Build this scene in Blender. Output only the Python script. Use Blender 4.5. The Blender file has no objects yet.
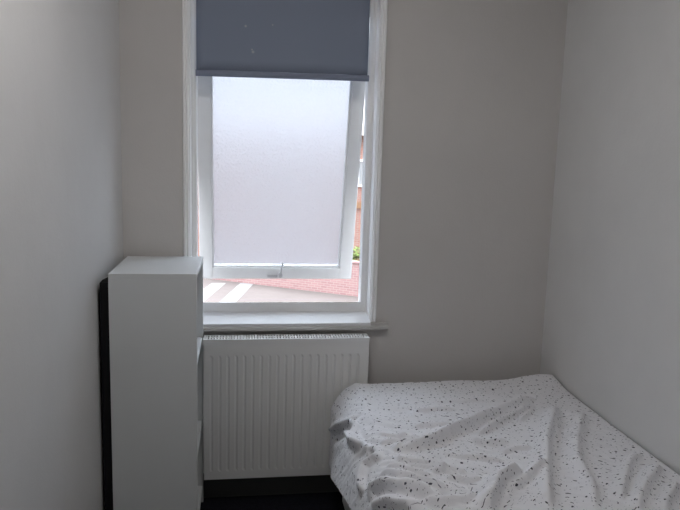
import bpy, bmesh, math, random
import numpy as np
from mathutils import Vector, Matrix, noise

scn = bpy.context.scene
COL = scn.collection
random.seed(7)

# ------------------------------------------------------------------ materials
def mat(name, color, rough=0.6, spec=0.4, metallic=0.0, bump=None, vary=None, vscale=3.0):
    """bump = list of (scale, strength, distance); vary = amount of soft colour mottling"""
    m = bpy.data.materials.new(name); m.use_nodes = True
    nt = m.node_tree; N = nt.nodes; L = nt.links
    b = N['Principled BSDF']
    b.inputs['Base Color'].default_value = (*color, 1)
    b.inputs['Roughness'].default_value = rough
    b.inputs['Specular IOR Level'].default_value = spec
    b.inputs['Metallic'].default_value = metallic
    tc = N.new('ShaderNodeTexCoord')
    if vary:
        n = N.new('ShaderNodeTexNoise'); n.inputs['Scale'].default_value = vscale
        n.inputs['Detail'].default_value = 6; n.inputs['Roughness'].default_value = 0.6
        L.new(tc.outputs['Object'], n.inputs['Vector'])
        r = N.new('ShaderNodeMapRange')
        r.inputs['From Min'].default_value = 0.3; r.inputs['From Max'].default_value = 0.7
        r.inputs['To Min'].default_value = 1 - vary; r.inputs['To Max'].default_value = 1 + vary * .5
        L.new(n.outputs['Fac'], r.inputs['Value'])
        mx = N.new('ShaderNodeVectorMath'); mx.operation = 'SCALE'
        mx.inputs[0].default_value = color
        L.new(r.outputs['Result'], mx.inputs['Scale'])
        L.new(mx.outputs['Vector'], b.inputs['Base Color'])
    prev = None
    for (sc, st, di) in (bump or []):
        n = N.new('ShaderNodeTexNoise'); n.inputs['Scale'].default_value = sc
        n.inputs['Detail'].default_value = 4
        L.new(tc.outputs['Object'], n.inputs['Vector'])
        bp = N.new('ShaderNodeBump'); bp.inputs['Strength'].default_value = st
        bp.inputs['Distance'].default_value = di
        L.new(n.outputs['Fac'], bp.inputs['Height'])
        if prev: L.new(prev.outputs['Normal'], bp.inputs['Normal'])
        prev = bp
    if prev: L.new(prev.outputs['Normal'], b.inputs['Normal'])
    return m

M = {}
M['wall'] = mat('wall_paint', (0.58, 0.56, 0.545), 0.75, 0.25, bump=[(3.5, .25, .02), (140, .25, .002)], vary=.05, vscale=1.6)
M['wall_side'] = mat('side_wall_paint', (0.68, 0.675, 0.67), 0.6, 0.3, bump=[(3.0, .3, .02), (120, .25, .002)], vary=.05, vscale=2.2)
M['ceil'] = mat('ceiling_paint', (0.75, 0.74, 0.72), 0.8, 0.2)
M['gloss'] = mat('white_gloss_paint', (0.92, 0.92, 0.92), 0.4, 0.5)
M['sashp'] = mat('sash_paint', (0.90, 0.90, 0.90), 0.35, 0.5, vary=.03, vscale=12)
M['rad'] = mat('radiator_enamel', (0.72, 0.72, 0.71), 0.35, 0.5)
M['raddark'] = mat('radiator_fins', (0.3, 0.3, 0.3), 0.6, 0.3)
M['shelf'] = mat('white_melamine', (0.62, 0.635, 0.64), 0.42, 0.45, vary=.02)
M['carpet'] = mat('navy_carpet', (0.016, 0.017, 0.024), 0.95, 0.1, bump=[(260, .9, .01)], vary=.3, vscale=60)
M['skirt'] = mat('skirting_paint', (0.12, 0.12, 0.115), 0.4, 0.4)
M['divan'] = mat('divan_fabric', (0.6, 0.6, 0.59), 0.9, 0.2, bump=[(300, .4, .003)])
M['mattress'] = mat('mattress_ticking', (0.62, 0.62, 0.64), 0.9, 0.2, bump=[(90, .3, .004)])
M['steel'] = mat('brushed_steel', (0.5, 0.5, 0.5), 0.35, 0.5, metallic=1.0)
M['stay'] = mat('light_grey_stay', (0.60, 0.60, 0.61), 0.5, 0.4)
M['chromegrey'] = mat('grey_stay', (0.35, 0.36, 0.37), 0.4, 0.5, metallic=.6)
M['nose'] = mat('sill_nosing_shaded', (0.50, 0.49, 0.475), 0.5, 0.35)  # darker than the sill top: shade of the front put into the colour
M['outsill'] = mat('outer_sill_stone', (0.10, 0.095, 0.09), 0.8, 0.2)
M['gap_shade'] = mat('gap_shade_black', (0.012, 0.012, 0.013), 0.8, 0.1)  # near-black, stands for the shade beside the bookcase
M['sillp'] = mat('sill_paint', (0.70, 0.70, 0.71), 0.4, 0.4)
M['plastic'] = mat('white_plastic', (0.75, 0.75, 0.74), 0.4, 0.5)
M['asphalt'] = mat('pale_asphalt', (0.095, 0.077, 0.071), 0.9, 0.2, bump=[(4, .3, .05)], vary=.12, vscale=.6)
M['roadpaint'] = mat('road_paint', (0.16, 0.152, 0.148), 0.8, 0.2)
M['leaf'] = mat('leaf_green', (0.15, 0.20, 0.05), 0.7, 0.3, vary=.4, vscale=6)
M['stem'] = mat('brown_stem', (0.14, 0.09, 0.06), 0.9, 0.2)
M['rooftile'] = mat('roof_slate', (0.30, 0.27, 0.27), 0.8, 0.2, bump=[(8, .4, .03)])
M['door'] = mat('door_paint', (0.72, 0.71, 0.70), 0.45, 0.4)
M['browndoor'] = mat('brown_wood', (0.20, 0.11, 0.06), 0.6, 0.3)
M['render'] = mat('outer_render', (0.45, 0.42, 0.40), 0.9, 0.2)
M['darkglass'] = mat('house_glass', (0.22, 0.22, 0.22), 0.08, 0.6)

def brick_mat(name, c1, c2, mortar, scale):
    m = bpy.data.materials.new(name); m.use_nodes = True
    nt = m.node_tree; N = nt.nodes; L = nt.links; b = N['Principled BSDF']
    b.inputs['Roughness'].default_value = .9
    tc = N.new('ShaderNodeTexCoord'); sx = N.new('ShaderNodeSeparateXYZ'); cx = N.new('ShaderNodeCombineXYZ')
    L.new(tc.outputs['Object'], sx.inputs[0]); L.new(sx.outputs['X'], cx.inputs['X']); L.new(sx.outputs['Z'], cx.inputs['Y'])
    br = N.new('ShaderNodeTexBrick'); br.inputs['Scale'].default_value = scale
    br.inputs['Color1'].default_value = (*c1, 1); br.inputs['Color2'].default_value = (*c2, 1)
    br.inputs['Mortar'].default_value = (*mortar, 1); br.inputs['Mortar Size'].default_value = .02
    br.inputs['Brick Width'].default_value = .45; br.inputs['Row Height'].default_value = .15
    L.new(cx.outputs[0], br.inputs['Vector']); L.new(br.outputs['Color'], b.inputs['Base Color'])
    bp = N.new('ShaderNodeBump'); bp.inputs['Strength'].default_value = .4; bp.inputs['Distance'].default_value = .01
    L.new(br.outputs['Fac'], bp.inputs['Height']); bp.invert = True
    L.new(bp.outputs['Normal'], b.inputs['Normal'])
    return m
M['brick'] = brick_mat('red_brick', (0.20, 0.085, 0.062), (0.24, 0.12, 0.09), (0.25, 0.19, 0.165), 2.0)
M['gardenbrick'] = brick_mat('garden_brick', (0.22, 0.115, 0.11), (0.26, 0.145, 0.135), (0.27, 0.20, 0.185), 2.0)

def frosted():
    """obscure glass: part scattering, part rough see-through, finely textured"""
    m = bpy.data.materials.new('frosted_glass'); m.use_nodes = True
    nt = m.node_tree; N = nt.nodes; L = nt.links; b = N['Principled BSDF']
    b.inputs['Base Color'].default_value = (0.415, 0.435, 0.462, 1)
    b.inputs['Transmission Weight'].default_value = 1.0
    b.inputs['Roughness'].default_value = 0.42
    b.inputs['IOR'].default_value = 1.2
    tr = N.new('ShaderNodeBsdfTranslucent'); tr.inputs['Color'].default_value = (0.6, 0.61, 0.64, 1)
    mx = N.new('ShaderNodeMixShader'); mx.inputs[0].default_value = PANE_SCATTER
    L.new(b.outputs[0], mx.inputs[1]); L.new(tr.outputs[0], mx.inputs[2])
    L.new(mx.outputs[0], N['Material Output'].inputs['Surface'])
    tc = N.new('ShaderNodeTexCoord')
    v = N.new('ShaderNodeTexNoise'); v.inputs['Scale'].default_value = 95; v.inputs['Detail'].default_value = 2
    L.new(tc.outputs['Object'], v.inputs['Vector'])
    bp = N.new('ShaderNodeBump'); bp.inputs['Strength'].default_value = .6; bp.inputs['Distance'].default_value = .006
    L.new(v.outputs['Fac'], bp.inputs['Height']); L.new(bp.outputs['Normal'], b.inputs['Normal']); L.new(bp.outputs['Normal'], tr.inputs['Normal'])
    return m
PANE_SCATTER = 0.12
M['frost'] = frosted()

def blind_mat():
    m = mat('blind_fabric', (0.23, 0.262, 0.335), 0.85, 0.2, bump=[(500, .2, .001)])
    nt = m.node_tree; N = nt.nodes; L = nt.links; b = N['Principled BSDF']
    tc = N.new('ShaderNodeTexCoord')
    # a few pale marks on the fabric
    prev = None
    for (x, z, r) in ((0.014, 1.969, .0042), (0.121, 1.979, .003), (0.044, 1.871, .005), (0.040, 1.880, .003)):
        d = N.new('ShaderNodeVectorMath'); d.operation = 'DISTANCE'
        d.inputs[1].default_value = (x, 0.04, z)
        L.new(tc.outputs['Object'], d.inputs[0])
        mr = N.new('ShaderNodeMapRange'); mr.inputs['From Min'].default_value = r * 1.5; mr.inputs['From Max'].default_value = r * .4
        L.new(d.outputs['Value'], mr.inputs['Value'])
        if prev is None: prev = mr.outputs['Result']
        else:
            a = N.new('ShaderNodeMath'); a.operation = 'MAXIMUM'
            L.new(prev, a.inputs[0]); L.new(mr.outputs['Result'], a.inputs[1]); prev = a.outputs[0]
    mx = N.new('ShaderNodeMix'); mx.data_type = 'RGBA'
    mx.inputs['A'].default_value = (0.23, 0.262, 0.335, 1); mx.inputs['B'].default_value = (0.42, 0.44, 0.47, 1)
    L.new(prev, mx.inputs['Factor']); L.new(mx.outputs['Result'], b.inputs['Base Color'])
    return m
M['blind'] = blind_mat()
M['blindbar'] = mat('blind_hem_fabric', (0.21, 0.235, 0.31), 0.7, 0.3)

def cover_mat():
    m = bpy.data.materials.new('speckled_cotton'); m.use_nodes = True
    nt = m.node_tree; N = nt.nodes; L = nt.links; b = N['Principled BSDF']
    b.inputs['Roughness'].default_value = .9; b.inputs['Specular IOR Level'].default_value = .2
    b.inputs['Sheen Weight'].default_value = .15
    uv = N.new('ShaderNodeUVMap'); uv.uv_map = 'UVMap'
    # wobble
    wn = N.new('ShaderNodeTexNoise'); wn.inputs['Scale'].default_value = 260; wn.inputs['Detail'].default_value = 1
    L.new(uv.outputs['UV'], wn.inputs['Vector'])
    ws = N.new('ShaderNodeVectorMath'); ws.operation = 'MULTIPLY_ADD'
    ws.inputs[1].default_value = (.004, .004, 0)
    L.new(wn.outputs['Color'], ws.inputs[0]); L.new(uv.outputs['UV'], ws.inputs[2])
    def spots(scale, rmin, rmax, rnd, keep=1.0):
        v = N.new('ShaderNodeTexVoronoi'); v.voronoi_dimensions = '2D'
        v.inputs['Scale'].default_value = scale; v.inputs['Randomness'].default_value = rnd
        L.new(ws.outputs[0], v.inputs['Vector'])
        sp = N.new('ShaderNodeSeparateColor'); L.new(v.outputs['Color'], sp.inputs[0])
        r = N.new('ShaderNodeMapRange'); r.inputs['To Min'].default_value = rmin * scale; r.inputs['To Max'].default_value = rmax * scale
        L.new(sp.outputs['Red'], r.inputs['Value'])
        lt = N.new('ShaderNodeMath'); lt.operation = 'LESS_THAN'
        L.new(v.outputs['Distance'], lt.inputs[0]); L.new(r.outputs['Result'], lt.inputs[1])
        k = N.new('ShaderNodeMath'); k.operation = 'LESS_THAN'; k.inputs[1].default_value = keep
        L.new(sp.outputs['Green'], k.inputs[0])
        mu = N.new('ShaderNodeMath'); mu.operation = 'MULTIPLY'
        L.new(lt.outputs[0], mu.inputs[0]); L.new(k.outputs[0], mu.inputs[1])
        return mu.outputs[0]
    base = (0.74, 0.74, 0.765, 1)
    prev = None
    for (args, c) in (((62, .0010, .0019, 1.0, .5), (0.33, 0.33, 0.37, 1)),
                      ((40, .0017, .0029, 1.0, .75), (0.17, 0.17, 0.20, 1)),
                      ((23, .0030, .0046, .8, .85), (0.05, 0.05, 0.07, 1))):
        mx = N.new('ShaderNodeMix'); mx.data_type = 'RGBA'
        if prev is None: mx.inputs['A'].default_value = base
        else: L.new(prev, mx.inputs['A'])
        mx.inputs['B'].default_value = c
        L.new(spots(*args), mx.inputs['Factor']); prev = mx.outputs['Result']
    L.new(prev, b.inputs['Base Color'])
    n = N.new('ShaderNodeTexNoise'); n.inputs['Scale'].default_value = 55; n.inputs['Detail'].default_value = 3
    L.new(uv.outputs['UV'], n.inputs['Vector'])
    bp = N.new('ShaderNodeBump'); bp.inputs['Strength'].default_value = .25; bp.inputs['Distance'].default_value = .004
    L.new(n.outputs['Fac'], bp.inputs['Height']); L.new(bp.outputs['Normal'], b.inputs['Normal'])
    return m
M['cover'] = cover_mat()

# ------------------------------------------------------------------ mesh helpers
def add_box(bm, x0, x1, y0, y1, z0, z1, rot=None):
    vs = [bm.verts.new((x, y, z)) for x in (x0, x1) for y in (y0, y1) for z in (z0, z1)]
    if rot:
        for v in vs: v.co = rot @ v.co
    for f in ((0, 1, 3, 2), (4, 6, 7, 5), (0, 4, 5, 1), (2, 3, 7, 6), (0, 2, 6, 4), (1, 5, 7, 3)):
        bm.faces.new([vs[i] for i in f])
    return vs

def add_prism(bm, pts, axis, a0, a1):
    """closed outline pts swept along an axis ('x','y','z') from a0 to a1"""
    def P(p, a):
        if axis == 'z': return (p[0], p[1], a)
        if axis == 'x': return (a, p[0], p[1])
        return (p[0], a, p[1])
    A = [bm.verts.new(P(p, a0)) for p in pts]; B = [bm.verts.new(P(p, a1)) for p in pts]
    n = len(pts)
    bm.faces.new(A); bm.faces.new(B[::-1])
    for i in range(n): bm.faces.new((A[i], B[i], B[(i + 1) % n], A[(i + 1) % n]))

def add_tube(bm, pts, r, seg=12):
    rings = []
    for i, p in enumerate(pts):
        p = Vector(p)
        d = (Vector(pts[min(i + 1, len(pts) - 1)]) - Vector(pts[max(i - 1, 0)])).normalized()
        a = d.orthogonal().normalized() if i == 0 else (rings[-1][1] - d * rings[-1][1].dot(d)).normalized()
        c = d.cross(a)
        rr = r[i] if isinstance(r, (list, tuple)) else r
        ring = [bm.verts.new(p + (a * math.cos(t) + c * math.sin(t)) * rr) for t in [2 * math.pi * k / seg for k in range(seg)]]
        rings.append((ring, a))
    for (A, _), (B, _) in zip(rings, rings[1:]):
        for k in range(seg): bm.faces.new((A[k], A[(k + 1) % seg], B[(k + 1) % seg], B[k]))
    bm.faces.new(rings[0][0][::-1]); bm.faces.new(rings[-1][0])

def obj(name, bm, material, parent=None, bevel=0, smooth=False, segs=2):
    bmesh.ops.recalc_face_normals(bm, faces=bm.faces)
    me = bpy.data.meshes.new(name); bm.to_mesh(me); bm.free()
    o = bpy.data.objects.new(name, me); COL.objects.link(o)
    me.materials.append(material)
    if smooth:
        for p in me.polygons: p.use_smooth = True
    if parent:
        o.parent = parent
        o.matrix_parent_inverse = Matrix.Translation(-Vector(parent.location)) if parent.type == 'EMPTY' else Matrix()
    if bevel:
        b = o.modifiers.new('bevel', 'BEVEL'); b.width = bevel; b.segments = segs; b.limit_method = 'ANGLE'
    return o

def box_obj(name, dims, material, parent=None, bevel=0):
    bm = bmesh.new(); add_box(bm, *dims); return obj(name, bm, material, parent, bevel)

def thing(name, label, cat, loc, group=None):
    e = bpy.data.objects.new(name, None); COL.objects.link(e); e.location = loc
    e['label'] = label; e['category'] = cat
    if group: e['group'] = group
    return e
def struct(o, label=None):
    o['kind'] = 'structure'
    if label: o['label'] = label
    return o

# ------------------------------------------------------------------ room shell
LX, RX = -0.465, 1.346          # side walls where they meet the window wall
SL = 0.042                      # the left wall opens out slightly towards the room
YB_ = -3.15                     # wall behind the viewer
H = 2.50
WX0, WX1, WZ0, WZ1 = -0.205, 0.553, 0.742, 2.28   # window reveal
T = 0.25

bm = bmesh.new()
add_box(bm, LX - .15, WX0, 0, T, -.1, H + .1)
add_box(bm, WX1, RX + .15, 0, T, -.1, H + .1)
add_box(bm, WX0, WX1, 0, T, -.1, WZ0)
add_box(bm, WX0, WX1, 0, T, WZ1, H + .1)
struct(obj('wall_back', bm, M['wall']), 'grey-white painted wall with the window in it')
bm = bmesh.new()
xl = LX + SL * YB_
add_prism(bm, [(LX, 0), (xl, YB_), (xl - .15, YB_), (LX - .15, 0)], 'z', -.1, H + .1)
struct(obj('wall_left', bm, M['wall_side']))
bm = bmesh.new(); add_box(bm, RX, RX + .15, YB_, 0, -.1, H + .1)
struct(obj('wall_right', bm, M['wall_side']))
DX0, DX1, DZ = 0.05, 0.83, 2.02
bm = bmesh.new()
add_box(bm, xl - .15, DX0, YB_ - .12, YB_, -.1, H + .1)
add_box(bm, DX1, RX + .15, YB_ - .12, YB_, -.1, H + .1)
add_box(bm, DX0, DX1, YB_ - .12, YB_, DZ, H + .1)
add_box(bm, DX0, DX1, YB_ - .12, YB_, -.1, 0)
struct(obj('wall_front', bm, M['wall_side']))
d1 = struct(box_obj('door_1', (DX0, DX1, YB_ - .09, YB_ - .05, 0, DZ), M['door']))
bm = bmesh.new(); add_tube(bm, [(DX1 - .07, YB_ - .05, 1.0), (DX1 - .07, YB_ - .01, 1.0)], .012)
add_tube(bm, [(DX1 - .07, YB_ - .01, 1.0), (DX1 - .17, YB_ - .01, 1.0)], .009)
obj('door_handle', bm, M['steel'], d1)
bm = bmesh.new(); add_box(bm, xl - .15, RX + .15, YB_ - .12, T, H, H + .1)
struct(obj('ceiling', bm, M['ceil']))
bm = bmesh.new(); add_box(bm, xl - .15, RX + .15, YB_ - .12, T, -.1, 0)
struct(obj('floor', bm, M['carpet']), 'dark navy carpet')
prof = lambda: [(0, 0), (-.016, 0), (-.016, .085), (-.012, .098), (-.006, .104), (0, .104)]
bm = bmesh.new(); add_prism(bm, prof(), 'x', LX, RX)
struct(obj('baseboard_back', bm, M['skirt']))
bm = bmesh.new(); add_prism(bm, [(RX + p[0], p[1]) for p in prof()], 'y', YB_, -.016)
struct(obj('baseboard_right', bm, M['skirt']))

# ------------------------------------------------------------------ window: trim, sill, frame, casement
bm = bmesh.new()
def trim_profile(x_in, sgn):
    """moulding: bead at the opening, groove, flat band to the outside; x grows outwards"""
    P = [(0, 0), (0, -.010), (.003, -.014), (.007, -.014), (.009, -.008), (.0115, -.007), (.013, -.014), (.015, -.017), (.020, -.017), (.023, -.013), (.023, 0)]
    return [(x_in + sgn * a, b) for a, b in P]
add_prism(bm, trim_profile(WX0, -1), 'z', .770, WZ1 + .03)
add_prism(bm, trim_profile(WX1, 1), 'z', .770, WZ1 + .03)
add_box(bm, WX0, WX1, -.016, 0, WZ1, WZ1 + .03)
struct(obj('trim_1', bm, M['gloss']), 'white moulded trim round the window')

win = bpy.data.objects.new('window_1', None); COL.objects.link(win); win.location = (.174, .1, WZ0)
struct(win, 'window with an open top-hung frosted casement')
# lining of the reveal
bm = bmesh.new()
add_box(bm, WX0 - .0, WX0 + .004, 0.0, .075, .770, WZ1)
add_box(bm, WX1 - .004, WX1, 0.0, .075, .770, WZ1)
add_box(bm, WX0 + .004, WX1 - .004, 0.0, .075, WZ1 - .004, WZ1)
obj('reveal_lining', bm, M['gloss'], win)
bm = bmesh.new()
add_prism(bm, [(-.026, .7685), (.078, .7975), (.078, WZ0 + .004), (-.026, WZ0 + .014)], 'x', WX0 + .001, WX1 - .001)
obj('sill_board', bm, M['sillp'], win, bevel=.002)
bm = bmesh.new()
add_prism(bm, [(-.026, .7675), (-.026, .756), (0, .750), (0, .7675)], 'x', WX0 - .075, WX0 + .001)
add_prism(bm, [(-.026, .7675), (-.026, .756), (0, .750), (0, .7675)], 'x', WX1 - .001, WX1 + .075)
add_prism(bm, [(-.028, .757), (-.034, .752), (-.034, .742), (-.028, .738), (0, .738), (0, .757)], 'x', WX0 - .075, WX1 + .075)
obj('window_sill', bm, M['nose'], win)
FX0, FX1, FZ0 = -.180, .5225, .838                      # clear opening
bm = bmesh.new()
Y0, Y1 = .075, .135
add_box(bm, WX0, FX0, Y0, Y1, .768, WZ1)
add_box(bm, FX1, WX1, Y0, Y1, .768, WZ1)
add_prism(bm, [(Y0, .79), (Y0, FZ0), (Y1, FZ0 - .017), (Y1, .77)], 'x', FX0, FX1)
add_box(bm, FX0, FX1, Y0, Y1, WZ1 - .24, WZ1)
# small bead round the inner edge
add_box(bm, WX0 + .004, WX0 + .014, Y0 - .008, Y0, .776, WZ1)
add_box(bm, WX1 - .014, WX1 - .004, Y0 - .008, Y0, .776, WZ1)
add_box(bm, WX0 + .004, WX1 - .004, Y0 - .008, Y0, .768, .776)
obj('window_frame', bm, M['sashp'], win, bevel=.0015)
bm = bmesh.new()
add_box(bm, WX0 - .02, WX1 + .02, .135, T + .05, WZ0 - .02, .768)
obj('outer_sill', bm, M['outsill'], win, bevel=.004)

# casement: built upright from hinge (local z = 0 at top) then swung outwards
sash = bpy.data.objects.new('casement', None)
HZ, HY = 1.999, .128
SW0, SW1 = -.187, .529
SLn = 1.143
ang = math.asin(.272 / SLn)
R_ = Matrix.Translation((0, HY, HZ)) @ Matrix.Rotation(ang, 4, 'X')
def sbox(bm, x0, x1, y0, y1, z0, z1): add_box(bm, x0, x1, y0, y1, z0, z1, R_)
bm = bmesh.new()
ST = .058
sbox(bm, SW0, SW0 + ST, -.022, .022, -SLn, 0)
sbox(bm, SW1 - ST, SW1, -.022, .022, -SLn, 0)
sbox(bm, SW0 + ST, SW1 - ST, -.022, .022, -.05, 0)
sbox(bm, SW0 + ST, SW1 - ST, -.022, .022, -SLn, -SLn + .055)
# glazing beads
sbox(bm, SW0 + ST, SW0 + ST + .008, -.012, .012, -SLn + .055, -.05)
sbox(bm, SW1 - ST - .008, SW1 - ST, -.012, .012, -SLn + .055, -.05)
sbox(bm, SW0 + ST, SW1 - ST, -.012, .012, -SLn + .055, -SLn + .063)
sa = obj('casement', bm, M['sashp'], win, bevel=.002)
bm = bmesh.new(); sbox(bm, SW0 + ST + .002, SW1 - ST - .002, -.002, .002, -SLn + .057, -.052)
obj('glass_pane', bm, M['frost'], sa)
# handle and stay on the bottom rail
bm = bmesh.new()
add_tube(bm, [R_ @ Vector((.187, -.022, -SLn + .02)), R_ @ Vector((.187, -.034, -SLn + .02))], .010)
add_tube(bm, [R_ @ Vector((.186, -.034, -SLn + .014)), R_ @ Vector((.189, -.036, -SLn + .045)), R_ @ Vector((.196, -.040, -SLn + .088))], [.005, .004, .005])
obj('casement_handle', bm, M['stay'], sa, smooth=True)
bm = bmesh.new()
a = R_ @ Vector((.150, -.024, -SLn + .016)); 
add_box(bm, a.x - .024, a.x + .024, a.y - .008, a.y, a.z - .006, a.z + .005)
obj('stay_bracket', bm, M['stay'], sa)

# ------------------------------------------------------------------ roller blind
BX0, BX1, BY = -.1815, .519, .04
bl = thing('roller_blind', 'blue-grey roller blind pulled a quarter of the way down the window', 'blind', (.17, BY, 2.22))
bm = bmesh.new()
nx, nz = 24, 10
def bz(x): return 1.7925 + (x - BX0) / (BX1 - BX0) * .009
g = [[bm.verts.new((BX0 + .003 + (BX1 - BX0 - .009) * i / nx, BY + .0015 * math.sin(i * .9 + j * .3) * (1 - j / nz), bz(BX0 + (BX1 - BX0) * i / nx) + (2.2 - 1.795) * j / nz)) for j in range(nz + 1)] for i in range(nx + 1)]
for i in range(nx):
    for j in range(nz): bm.faces.new((g[i][j], g[i + 1][j], g[i + 1][j + 1], g[i][j + 1]))
fb = obj('blind_fabric', bm, M['blind'], bl, smooth=True)
s = fb.modifiers.new('thickness', 'SOLIDIFY'); s.thickness = .001
bm = bmesh.new()
for (xa, xb) in ((BX0, BX1),):
    A = []
    for x in (xa, xb):
        A.append([bm.verts.new((x, BY + .0085 * math.cos(t), bz(x) - .0125 + .0125 * math.sin(t))) for t in [2 * math.pi * k / 16 for k in range(16)]])
    for k in range(16): bm.faces.new((A[0][k], A[0][(k + 1) % 16], A[1][(k + 1) % 16], A[1][k]))
    bm.faces.new(A[0]); bm.faces.new(A[1][::-1])
obj('bottom_bar', bm, M['blindbar'], bl, bevel=.0)
bm = bmesh.new(); add_tube(bm, [(BX0 - .004, BY, 2.215), (BX1 + .004, BY, 2.215)], .024, 20)
obj('roller_tube', bm, M['blindbar'], bl)
for (x0, x1) in ((WX0 + .004, BX0 - .004), (BX1 + .004, WX1 - .004)):
    box_obj('bracket', (x0, x1, BY - .028, BY + .028, 2.18, 2.276), M['plastic'], bl)

# ------------------------------------------------------------------ radiator
RX0, RX1, RZ0, RZ1 = -.143, .531, .122, .724
RYF, RYB = -.100, -.032
rad = thing('radiator', 'white fluted panel radiator with a slotted top grille under the window', 'radiator', (.194, -.06, RZ0))
def panel(yf, sgn, name):
    bm = bmesh.new()
    xs = [RX0]; x = RX0 + .018; pitch = .0334
    cols = [(RX0, 0), (RX0 + .012, 0)]
    x = RX0 + .022
    while x + pitch < RX1 - .012:
        cols += [(x, 0), (x + .006, 1), (x + .009, 1), (x + .015, 0), (x + .026, 0)]
        x += pitch
    cols += [(RX1 - .010, 0), (RX1, 0)]
    zs = [(RZ0 - .0, .0, 1), (RZ0 + .003, 0, 0), (RZ0 + .036, 0, 0), (RZ0 + .046, 1, 0), (RZ1 - .078, 1, 0), (RZ1 - .066, 0, 0), (RZ1 - .020, 0, 0), (RZ1 - .014, 0, 0)]
    G = [[bm.verts.new((cx, yf + sgn * (.0042 * c * m + .004 * e), z)) for (z, m, e) in zs] for (cx, c) in cols]
    for i in range(len(G) - 1):
        for j in range(len(zs) - 1): bm.faces.new((G[i][j], G[i + 1][j], G[i + 1][j + 1], G[i][j + 1]))
    o = obj(name, bm, M['rad'], rad)
    s = o.modifiers.new('thickness', 'SOLIDIFY'); s.thickness = .0015; s.offset = -sgn
    b = o.modifiers.new('bevel', 'BEVEL'); b.width = .0012; b.segments = 2
    return o
panel(RYF, 1, 'front_panel'); panel(RYB, -1, 'rear_panel')
for x0, x1 in ((RX0 - .003, RX0 + .001), (RX1 - .001, RX1 + .003)):
    box_obj('side_panel', (x0, x1, RYF + .004, RYB - .002, RZ0 + .03, RZ1 - .004), M['rad'], rad, bevel=.001)
bm = bmesh.new()
add_box(bm, RX0 - .003, RX1 + .003, RYF - .002, RYF + .006, RZ1 - .016, RZ1)
add_box(bm, RX0 - .003, RX1 + .003, RYB - .006, RYB + .002, RZ1 - .016, RZ1)
add_box(bm, RX0 - .003, RX0 + .006, RYF + .006, RYB - .006, RZ1 - .006, RZ1)
add_box(bm, RX1 - .006, RX1 + .003, RYF + .006, RYB - .006, RZ1 - .006, RZ1)
n = 58
for i in range(1, n):
    x = RX0 + (RX1 - RX0) * i / n
    add_box(bm, x - .0033, x + .0033, RYF + .006, RYB - .006, RZ1 - .004, RZ1 - .0005)
add_box(bm, RX0, RX1, -.070, -.062, RZ1 - .004, RZ1)
obj('top_grille', bm, M['rad'], rad)
bm = bmesh.new()
i = 0; x = RX0 + .03
pts = []
while x < RX1 - .03:
    add_box(bm, x, x + .001, RYF + .010, RYB - .010, RZ0 + .05, RZ1 - .05); x += .012
obj('convector_fins', bm, M['raddark'], rad)
for x in (RX0 + .12, RX1 - .12):
    box_obj('wall_bracket', (x - .015, x + .015, RYB - .003, -.001, RZ0 + .02, RZ1 - .06), M['rad'], rad)
bm = bmesh.new()
add_tube(bm, [(RX1 + .002, -.066, RZ0 + .03), (RX1 + .05, -.066, RZ0 + .03), (RX1 + .052, -.066, .0)], .0075)
add_tube(bm, [(RX1 + .02, -.066, RZ0 + .03), (RX1 + .044, -.066, RZ0 + .03)], .013)
obj('valve_pipe', bm, M['chromegrey'], rad)

# ------------------------------------------------------------------ bookcase
KX0, KX1, KY0, KY1, KZ = -.443, -.149, -.436, -.034, 1.052
bk = thing('bookcase', 'grey-white open bookcase turned side-on in the left corner beside the radiator', 'bookcase', ((KX0 + KX1) / 2, (KY0 + KY1) / 2, 0))
th = .018
for y0 in (KY0, KY1 - th):
    box_obj('side_panel', (KX0, KX1, y0, y0 + th, 0, KZ - th), M['shelf'], bk, bevel=.001)
box_obj('top_panel', (KX0, KX1, KY0, KY1, KZ - th, KZ), M['shelf'], bk, bevel=.001)
box_obj('back_panel', (KX0 + .002, KX0 + .006, KY0 + th, KY1 - th, .05, KZ - th), M['shelf'], bk)
bm = bmesh.new(); add_prism(bm, [(KY0 + .004, 0), (KY1, 0), (KY1, KZ - .06), (KY0 + .05, KZ - .030), (KY0 + .004, KZ - .032)], 'x', KX0 - .029, KX0)  # added dark board in place of the shade between bookcase and wall
bb = obj('gap_shade_board', bm, M['gap_shade'], bk); bb['label'] = 'black board added as the shade in the gap by the wall'
for z in (.075, .365, .722):
    box_obj('shelf', (KX0 + .006, KX1 - .003, KY0 + th, KY1 - th, z - th, z), M['shelf'], bk, bevel=.001)
box_obj('plinth', (KX1 - .03, KX1 - .014, KY0 + th, KY1 - th, 0, .057), M['shelf'], bk)

# ------------------------------------------------------------------ bed
bed = thing('bed', 'single divan bed with a dark grey base in the right corner under the speckled cover', 'bed', (.88, -1.09, 0))
bm = bmesh.new(); add_box(bm, .430, 1.330, -2.03, -.15, .025, .27)
obj('bed_base', bm, M['divan'], bed, bevel=.012)
bm = bmesh.new(); add_box(bm, .424, 1.331, -2.03, -.15, .27, .500)
obj('mattress', bm, M['mattress'], bed, bevel=.035, segs=4)
for x in (.50, 1.26):
    for y in (-.25, -1.93):
        bm = bmesh.new(); add_tube(bm, [(x, y, 0), (x, y, .026)], .025)
        obj('foot', bm, M['steel'], bed)

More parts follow.
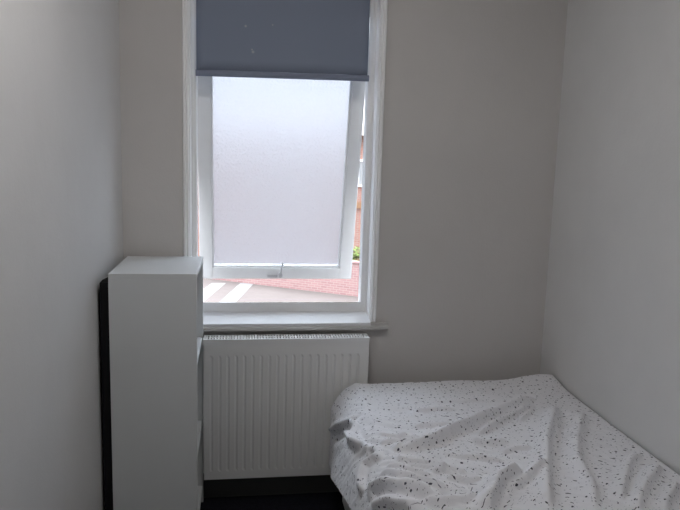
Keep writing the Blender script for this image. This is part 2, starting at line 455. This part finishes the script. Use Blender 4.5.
# bed cover: surface laid over the bed, folds added along its normal
XR, YB, XBE = 1.336, -.115, .475
TOPL = XR - XBE; ARC = .15; BT = .14
def base(s, t):
    rb = .03
    tb = np.clip(BT - t, 0, None); a = np.clip(tb / rb, 0, np.pi / 2)
    Y = YB - .03 - np.clip(t - BT, 0, None) + rb * np.sin(a)
    dz = rb * (1 - np.cos(a)) + np.clip(tb - rb * np.pi / 2, 0, None)
    FT = 2.06                                             # hangs over the foot end
    tf = np.clip(t - FT, 0, None); af = np.clip(tf / .05, 0, np.pi / 2)
    Y = np.where(t > FT, YB - .03 - (FT - BT) - .05 * np.sin(af), Y)
    dz = dz + .05 * (1 - np.cos(af)) + np.clip(tf - .05 * np.pi / 2, 0, None)
    u = np.clip((s - TOPL) / ARC, 0, 1); aa = u * np.pi / 2
    hang = np.clip(s - TOPL - ARC, 0, None)
    X = XR - np.clip(s, 0, TOPL) - .095 * (.5 * np.sin(aa) + .5 * u) - .28 * hang * np.clip((t - .13) / .33, .05, 1)
    Z = .53 - .1 * (.5 * (1 - np.cos(aa)) + .5 * u) - hang
    up = .022 * np.exp(-((X - 1.30) / .14) ** 2 - ((Y + .12) / .10) ** 2)
    tilt = .012 * np.clip(1 + Y / .6, 0, 1)
    Z = Z + (up + tilt) * np.clip(1 - hang / .2, 0, 1) - dz * np.clip(1 - hang / .25, 0, 1)
    return X, Y, Z
FOLDS = [
(0.016, 0.018, [(0.88, 0.747), (0.805, 0.754), (0.727, 0.73), (0.667, 0.687), (0.576, 0.612), (0.409, 0.492), (0.271, 0.418), (0.181, 0.332)]),
(0.01, 0.013, [(0.54, 0.666), (0.414, 0.564), (0.28, 0.456), (0.16, 0.323)]),
(0.016, 0.02, [(0.51, 1.173), (0.426, 0.983), (0.311, 0.741), (0.203, 0.562), (0.115, 0.408)]),
(0.012, 0.02, [(0.381, 1.185), (0.307, 1.03), (0.275, 0.885), (0.206, 0.749), (0.033, 0.472)]),
(0.011, 0.018, [(0.259, 1.181), (0.141, 1.045), (0.014, 0.927)]),
(0.009, 0.016, [(0.285, 1.136), (0.118, 0.918), (0.026, 0.833)]),
(0.009, 0.016, [(0.185, 1.188), (0.039, 1.042)]),
(0.02, 0.02, [(0.684, 1.15), (0.623, 1.071), (0.592, 1.017), (0.544, 0.973), (0.497, 0.938), (0.47, 0.934)]),
(0.011, 0.013, [(0.56, 1.042), (0.495, 0.983), (0.44, 0.945), (0.397, 0.909)]),
(0.007, 0.012, [(0.564, 0.703), (0.528, 0.73), (0.488, 0.734), (0.441, 0.722)]),
(0.01, 0.013, [(1.002, 0.845), (0.978, 0.783), (0.95, 0.747), (0.914, 0.757), (0.877, 0.786)]),
(0.014, 0.015, [(0.999, 0.905), (0.959, 0.895), (0.918, 0.923), (0.88, 0.983), (0.829, 1.03), (0.781, 1.067)]),
(0.014, 0.016, [(1.0, 0.971), (0.961, 0.987), (0.926, 1.018), (0.892, 1.077), (0.859, 1.14)]),
(0.008, 0.012, [(0.918, 0.849), (0.866, 0.927), (0.816, 0.979), (0.765, 1.013), (0.732, 1.05)]),
(0.006, 0.011, [(0.856, 0.821), (0.803, 0.839), (0.752, 0.863)]),
(0.007, 0.011, [(0.773, 0.934), (0.715, 0.899), (0.678, 0.91), (0.656, 0.938)]),
(0.006, 0.011, [(0.85, 0.765), (0.797, 0.725), (0.735, 0.682)]),
(0.006, 0.01, [(0.776, 0.639), (0.752, 0.68), (0.704, 0.692)]),
(0.007, 0.012, [(0.838, 1.062), (0.79, 1.094), (0.725, 1.089), (0.663, 1.062)]),
(0.005, 0.01, [(0.747, 0.591), (0.668, 0.571), (0.576, 0.57)]),
(0.004, 0.01, [(0.602, 0.366), (0.486, 0.354), (0.36, 0.342)]),
(0.012, 0.013, [(0.924, 0.456), (0.946, 0.523), (0.935, 0.604), (0.907, 0.709), (0.881, 0.769)]),
(0.009, 0.012, [(1.104, 0.161), (1.043, 0.259), (0.983, 0.352), (0.936, 0.419), (0.911, 0.508)]),
(-0.009, 0.022, [(1.101, 0.247), (1.011, 0.404), (0.958, 0.484)]),
(0.009, 0.01, [(0.958, 0.484), (0.956, 0.563), (0.929, 0.654)]),
(0.006, 0.009, [(0.70, 0.80), (0.64, 0.83), (0.57, 0.83), (0.50, 0.86)]),
(0.006, 0.009, [(0.74, 0.96), (0.68, 0.985), (0.62, 0.975)]),
(0.005, 0.008, [(0.83, 0.86), (0.78, 0.885), (0.73, 0.90), (0.68, 0.935)]),
(0.005, 0.008, [(0.88, 0.70), (0.82, 0.69), (0.76, 0.705)]),
(0.005, 0.009, [(0.87, 0.62), (0.81, 0.64), (0.76, 0.63)]),
(0.006, 0.010, [(0.90, 0.86), (0.86, 0.88), (0.80, 0.925), (0.76, 0.96)]),
(0.005, 0.009, [(0.50, 0.80), (0.43, 0.78), (0.38, 0.79)]),
(0.006, 0.010, [(0.33, 0.56), (0.25, 0.47), (0.20, 0.40)]),
(0.005, 0.009, [(0.70, 0.44), (0.60, 0.43), (0.52, 0.44)]),
(0.005, 0.009, [(0.16, 0.24), (0.28, 0.26), (0.40, 0.25)]),
# nearer the foot, out of the photo's frame
(0.014, 0.02, [(0.9, 1.5), (0.6, 1.42), (0.3, 1.5), (0.1, 1.4)]),
(0.012, 0.02, [(0.8, 1.8), (0.5, 1.7), (0.25, 1.75)]),
]
NS, NT = 300, 500
sv = np.linspace(0, 1, NS); tv = np.linspace(0, 2.30, NT)
hem = np.interp(tv, [0, .14, .22, .3, .4, .5, .6, .8, 1.0, 1.4, 2.3], [1.26, 1.268, 1.226, 1.192, 1.158, 1.138, 1.118, 1.088, 1.075, 1.12, 1.16])
SS = np.empty((NS, NT)); 
fl = TOPL + ARC
nflat = int(NS * .82)
for j in range(NT):
    SS[:, j] = np.concatenate([np.linspace(0, fl, nflat, endpoint=False), np.linspace(fl, hem[j], NS - nflat)])
TT = np.broadcast_to(tv, (NS, NT)).copy()
# window direction in cover coordinates: window centre near s=1.16, t=.02
WS, WT = 1.16, .02
D = np.zeros((NS, NT))
for amp, w, pts in FOLDS:
    best = np.full((NS, NT), 9.0); sgn = np.zeros((NS, NT)); par = np.zeros((NS, NT))
    P = np.array(pts); seg = np.linalg.norm(np.diff(P, axis=0), axis=1); tot = seg.sum(); acc = 0
    for k in range(len(P) - 1):
        a, b = P[k], P[k + 1]; d = b - a; l2 = d @ d
        q = np.clip(((SS - a[0]) * d[0] + (TT - a[1]) * d[1]) / l2, 0, 1)
        ex = SS - (a[0] + q * d[0]); ey = TT - (a[1] + q * d[1])
        dist = np.hypot(ex, ey)
        nrm = np.array([-d[1], d[0]]) / math.sqrt(l2)
        mid = (a + b) / 2
        if nrm @ (mid - np.array([WS, WT])) < 0: nrm = -nrm   # points away from the window
        sg = (SS - a[0]) * nrm[0] + (TT - a[1]) * nrm[1]
        m = dist < best
        best = np.where(m, dist, best); sgn = np.where(m, np.sign(sg), sgn)
        par = np.where(m, (acc + q * seg[k]) / tot, par); acc += seg[k]
    taper = np.clip(np.minimum(par, 1 - par) / .18, 0, 1); taper = taper * taper * (3 - 2 * taper)
    wl, wd = w * 1.7, w * .55
    h = np.where(sgn < 0, np.exp(-(best / wl) ** 2), np.exp(-(best / wd) ** 2) * 1.25 - .25 * np.exp(-((best - w) / w) ** 2) * 1.0 - 0)
    h = np.where(sgn < 0, h, np.exp(-(best / wd) ** 2) - .22 * (np.exp(-((best - 1.6 * w) / w) ** 2)) * (best > 0))
    D += amp * h * taper * 2.2
# soft all-over rumpling: stretched noise, stronger towards the left side
for i in range(NS):
    for j in range(NT):
        s_, t_ = SS[i, j], TT[i, j]
        ca, sa_ = .82, -.57
        a = s_ * ca + t_ * sa_; b = -s_ * sa_ + t_ * ca
        k = .35 + .9 * min(1, max(0, (s_ - .25) / .5)) * (.4 + .6 * min(1, t_ / .7))
        v1 = noise.noise(Vector((a * 5, b * 15, 1.3))) * .0075
        v2 = noise.noise(Vector((a * 13, b * 34, 7.1)))
        v3 = noise.noise(Vector((s_ * 4, t_ * 4, 3.3))) * .006
        k *= 1 - .75 * min(1, max(0, (s_ - TOPL - .03) / .08))
        D[i, j] += k * (v1 + .0046 * (1 - abs(v2) * 2.2)) + v3
        if s_ > TOPL + .05:                                 # hanging part billows in upright folds
            hh = min(1, (s_ - TOPL - .05) / .2)
            D[i, j] += hh * .008 * math.sin(t_ * 11 + 1.2 + 2 * noise.noise(Vector((t_ * 3, s_ * 2, 0)))) * min(1, max(0, (t_ - .12) / .15))
X, Y, Z = base(SS, TT)
Pn = np.stack([X, Y, Z], -1)
du = np.gradient(Pn, axis=0); dv = np.gradient(Pn, axis=1)
Nn = np.cross(dv, du); Nn /= np.linalg.norm(Nn, axis=-1, keepdims=True) + 1e-9
if Nn[50, 200, 2] < 0: Nn = -Nn
edge = np.clip((SS) / .04, 0, 1) * np.clip((TT - .02) / .1, .2, 1)
Pn = Pn + Nn * (D * (.35 + .65 * edge))[..., None]
Pn[..., 0] = np.minimum(Pn[..., 0], RX - .008)
# stay above the mattress
inside = (Pn[..., 0] > .43) & (Pn[..., 1] > -2.03) & (Pn[..., 1] < -.15)
Pn[..., 2] = np.where(inside & (SS < TOPL + .02), np.maximum(Pn[..., 2], .507), Pn[..., 2])
me = bpy.data.meshes.new('bed_cover')
idx = np.arange(NS * NT).reshape(NS, NT)
quads = np.stack([idx[:-1, :-1], idx[1:, :-1], idx[1:, 1:], idx[:-1, 1:]], -1).reshape(-1, 4)
me.from_pydata(Pn.reshape(-1, 3).tolist(), [], quads.tolist())
uvl = me.uv_layers.new(name='UVMap')
# the print follows the cloth: lengths measured along the folded surface
la = np.linalg.norm(np.diff(Pn, axis=0), axis=-1); lb = np.linalg.norm(np.diff(Pn, axis=1), axis=-1)
UU = np.vstack([np.zeros((1, NT)), np.cumsum(la, axis=0)]); VV = np.hstack([np.zeros((NS, 1)), np.cumsum(lb, axis=1)])
st = np.stack([UU, VV], -1).reshape(-1, 2)
uvl.data.foreach_set('uv', st[quads.reshape(-1)].astype(np.float32).reshape(-1))
me.polygons.foreach_set('use_smooth', [True] * len(me.polygons))
me.materials.append(M['cover'])
me.update()
cov = bpy.data.objects.new('bed_cover', me); COL.objects.link(cov)
cov['label'] = 'rumpled white cotton bed cover with scattered dark specks, draped over the bed'
cov['category'] = 'bed cover'
so = cov.modifiers.new('thickness', 'SOLIDIFY'); so.thickness = .003; so.offset = 0

# ------------------------------------------------------------------ added fill light on the ceiling, out of view, to brighten the room
def glow(name, color, strength):
    m = bpy.data.materials.new(name); m.use_nodes = True; b = m.node_tree.nodes['Principled BSDF']
    b.inputs['Base Color'].default_value = (.8, .8, .8, 1)
    b.inputs['Emission Color'].default_value = (*color, 1); b.inputs['Emission Strength'].default_value = strength
    return m
LPX, LPY = .08, -1.4
fill_light = thing('added_fill_lamp', 'added fill light out of view, shaped as a round opal ceiling fitting', 'fill_light', (LPX, LPY, H))
bm = bmesh.new(); add_tube(bm, [(LPX, LPY, H), (LPX, LPY, H - .02)], .17, 32); obj('fill_base', bm, M['plastic'], fill_light)
bm = bmesh.new(); add_tube(bm, [(LPX, LPY, H - .02), (LPX, LPY, H - .04), (LPX, LPY, H - .06), (LPX, LPY, H - .075)], [.16, .16, .14, .09], 32)
obj('fill_diffuser', bm, glow('fill_glow', (1.0, .97, .95), 31), fill_light, smooth=True)

# ------------------------------------------------------------------ outside
GZ = -2.9
street = struct(box_obj('ground', (-60, 60, .6, 90, GZ - .2, GZ), M['asphalt']), 'pale road and pavement outside')
for k in range(-6, 1):
    bm = bmesh.new()
    x = -.0 + k * .95; sk = -.57 / 2.8
    add_prism(bm, [(x, 19.75), (x + .47, 19.75), (x + .47 + sk * 4.2, 15.55), (x + sk * 4.2, 15.55)], 'z', GZ, GZ + .004)
    obj('road_stripe', bm, M['roadpaint'], street)
# garden wall, coming nearer towards the right
A, B = Vector((-.95, 20.45)), Vector((7.3, 15.2))
dirv = (B - A).normalized(); rotz = math.atan2(dirv.y, dirv.x); Lw = (B - A).length
gw = thing('garden_wall', 'low red brick garden wall across the road, seen under the open casement', 'wall', (A.x, A.y, GZ))
Rw = Matrix.Rotation(rotz, 4, 'Z')
def local_obj(name, bm, material, parent, rotm, loc, **k):
    o = obj(name, bm, material, None, **k); o.parent = parent
    o.matrix_local = rotm.copy(); return o
bm = bmesh.new(); add_box(bm, 0, Lw, 0, .22, 0, 1.05)
local_obj('brickwork', bm, M['gardenbrick'], gw, Rw, None)
bm = bmesh.new(); add_box(bm, -.02, Lw + .02, -.03, .25, 1.05, 1.10)
local_obj('coping', bm, M['gardenbrick'], gw, Rw, None)

def leafy(name, label, cx, cy, r, h, n, seed):
    rnd = random.Random(seed)
    t = thing(name, label, 'shrub', (cx, cy, GZ))
    bm = bmesh.new()
    for _ in range(5):
        a = rnd.random() * 6.28
        add_tube(bm, [(cx, cy, GZ), (cx + .1 * math.cos(a), cy + .1 * math.sin(a), GZ + h * .4), (cx + r * .6 * math.cos(a), cy + r * .6 * math.sin(a), GZ + h * .85)], [.02, .015, .006], 6)
    obj('stem', bm, M['stem'], t)
    bm = bmesh.new()
    for _ in range(n):
        th_ = rnd.random() * 6.28; ph = math.acos(rnd.uniform(-1, 1)); rr = r * rnd.uniform(.5, 1)
        c = Vector((cx + rr * math.sin(ph) * math.cos(th_), cy + rr * math.sin(ph) * math.sin(th_), GZ + h * .55 + h * .45 * math.cos(ph) * rr / r))
        q = Matrix.Rotation(rnd.random() * 6.28, 3, 'Z') @ Matrix.Rotation(rnd.uniform(-.9, .9), 3, 'X')
        l, w = rnd.uniform(.05, .09), rnd.uniform(.02, .04)
        bm.faces.new([bm.verts.new(c + q @ Vector(p)) for p in ((-l, 0, 0), (0, -w, .01), (l, 0, 0), (0, w, .01))])
    obj('foliage', bm, M['leaf'], t)
leafy('shrub', 'green leafy shrub showing over the garden wall in the gap beside the casement', 3.85, 18.9, .55, 1.42, 1500, 3)

hs = thing('house', 'red brick terraced house across the road, seen through the gap right of the casement', 'house', (2, 24, GZ))
bm = bmesh.new(); add_box(bm, -2.5, 11, 24, 31, GZ, 2.35)
obj('brick_walls', bm, M['brick'], hs)
bm = bmesh.new(); add_prism(bm, [(23.7, 2.3), (31.3, 2.3), (27.5, 4.6)], 'x', -2.7, 11.2)
obj('roof', bm, M['rooftile'], hs)
for (x0, z0, w, h_) in ((4.62, .25, 1.2, 1.1), (1.2, .25, 1.2, 1.1), (8.0, .25, 1.2, 1.1), (1.2, -2.0, 1.5, 1.2), (8.0, -2.0, 1.5, 1.2)):
    bm = bmesh.new()
    for b_ in ((x0, x0 + w, z0, z0 + .08), (x0, x0 + w, z0 + h_ - .08, z0 + h_), (x0, x0 + .08, z0 + .08, z0 + h_ - .08), (x0 + w - .08, x0 + w, z0 + .08, z0 + h_ - .08), (x0 + w / 2 - .04, x0 + w / 2 + .04, z0 + .08, z0 + h_ - .08)):
        add_box(bm, b_[0], b_[1], 23.93, 24.02, b_[2], b_[3])
    wf = obj('house_window', bm, M['gloss'], hs)
    box_obj('pane', (x0 + .08, x0 + w - .08, 23.97, 24.01, z0 + .08, z0 + h_ - .08), M['darkglass'], wf)
box_obj('wooden_band', (-2.5, 11, 23.92, 24.0, -.62, -.36), M['browndoor'], hs)

# ------------------------------------------------------------------ daylight
w = bpy.data.worlds.new('sky'); scn.world = w; w.use_nodes = True
nt = w.node_tree; N = nt.nodes; L = nt.links
bg = N['Background']
tc = N.new('ShaderNodeTexCoord'); sx = N.new('ShaderNodeSeparateXYZ')
L.new(tc.outputs['Generated'], sx.inputs[0])
cr = N.new('ShaderNodeValToRGB')
e = cr.color_ramp.elements                      # overcast: much brighter overhead than at the horizon
e[0].position = 0.0; e[0].color = (.060, .059, .060, 1)
e[1].position = 1.0; e[1].color = (1.25, 1.4, 1.5, 1)
for p, c in ((.06, (.065, .067, .072, 1)), (.18, (.12, .135, .155, 1)), (.38, (.60, .69, .78, 1)), (.65, (1.1, 1.2, 1.35, 1))):
    k = e.new(p); k.color = c
L.new(sx.outputs['Z'], cr.inputs['Fac'])
L.new(cr.outputs['Color'], bg.inputs['Color'])
bg.inputs['Strength'].default_value = 9.0

sun = bpy.data.lights.new('sun', 'SUN'); sun.energy = 1.0; sun.angle = math.radians(8); sun.color = (1, .95, .88)
so_ = bpy.data.objects.new('sun', sun); COL.objects.link(so_)
so_.rotation_euler = Vector((.35, .75, -.75)).to_track_quat('-Z', 'Y').to_euler()

# ------------------------------------------------------------------ camera
cam = bpy.data.cameras.new('camera'); co = bpy.data.objects.new('camera', cam); COL.objects.link(co)
cam.sensor_width = 36; cam.lens = 668.0 / 680 * 36; cam.clip_start = .02; cam.clip_end = 300
r = Vector((0.98905863, -0.14466721, 0.02888643)); u = Vector((-0.00699005, 0.14963265, 0.98871695)); f = Vector((0.14735728, 0.97810095, -0.14698423))
mw = Matrix(((r.x, u.x, -f.x, 0), (r.y, u.y, -f.y, -2.75), (r.z, u.z, -f.z, 1.47), (0, 0, 0, 1)))
co.matrix_world = mw
scn.camera = co

scn.view_settings.view_transform = 'Standard'; scn.view_settings.look = 'None'
scn.view_settings.gamma = 1; scn.view_settings.use_curve_mapping = False
scn.view_settings.exposure = 0.0
scn.cycles.use_denoising = True
scn.cycles.max_bounces = 16; scn.cycles.diffuse_bounces = 10; scn.cycles.transmission_bounces = 12
scn.cycles.glossy_bounces = 4
scn.cycles.sample_clamp_indirect = 8
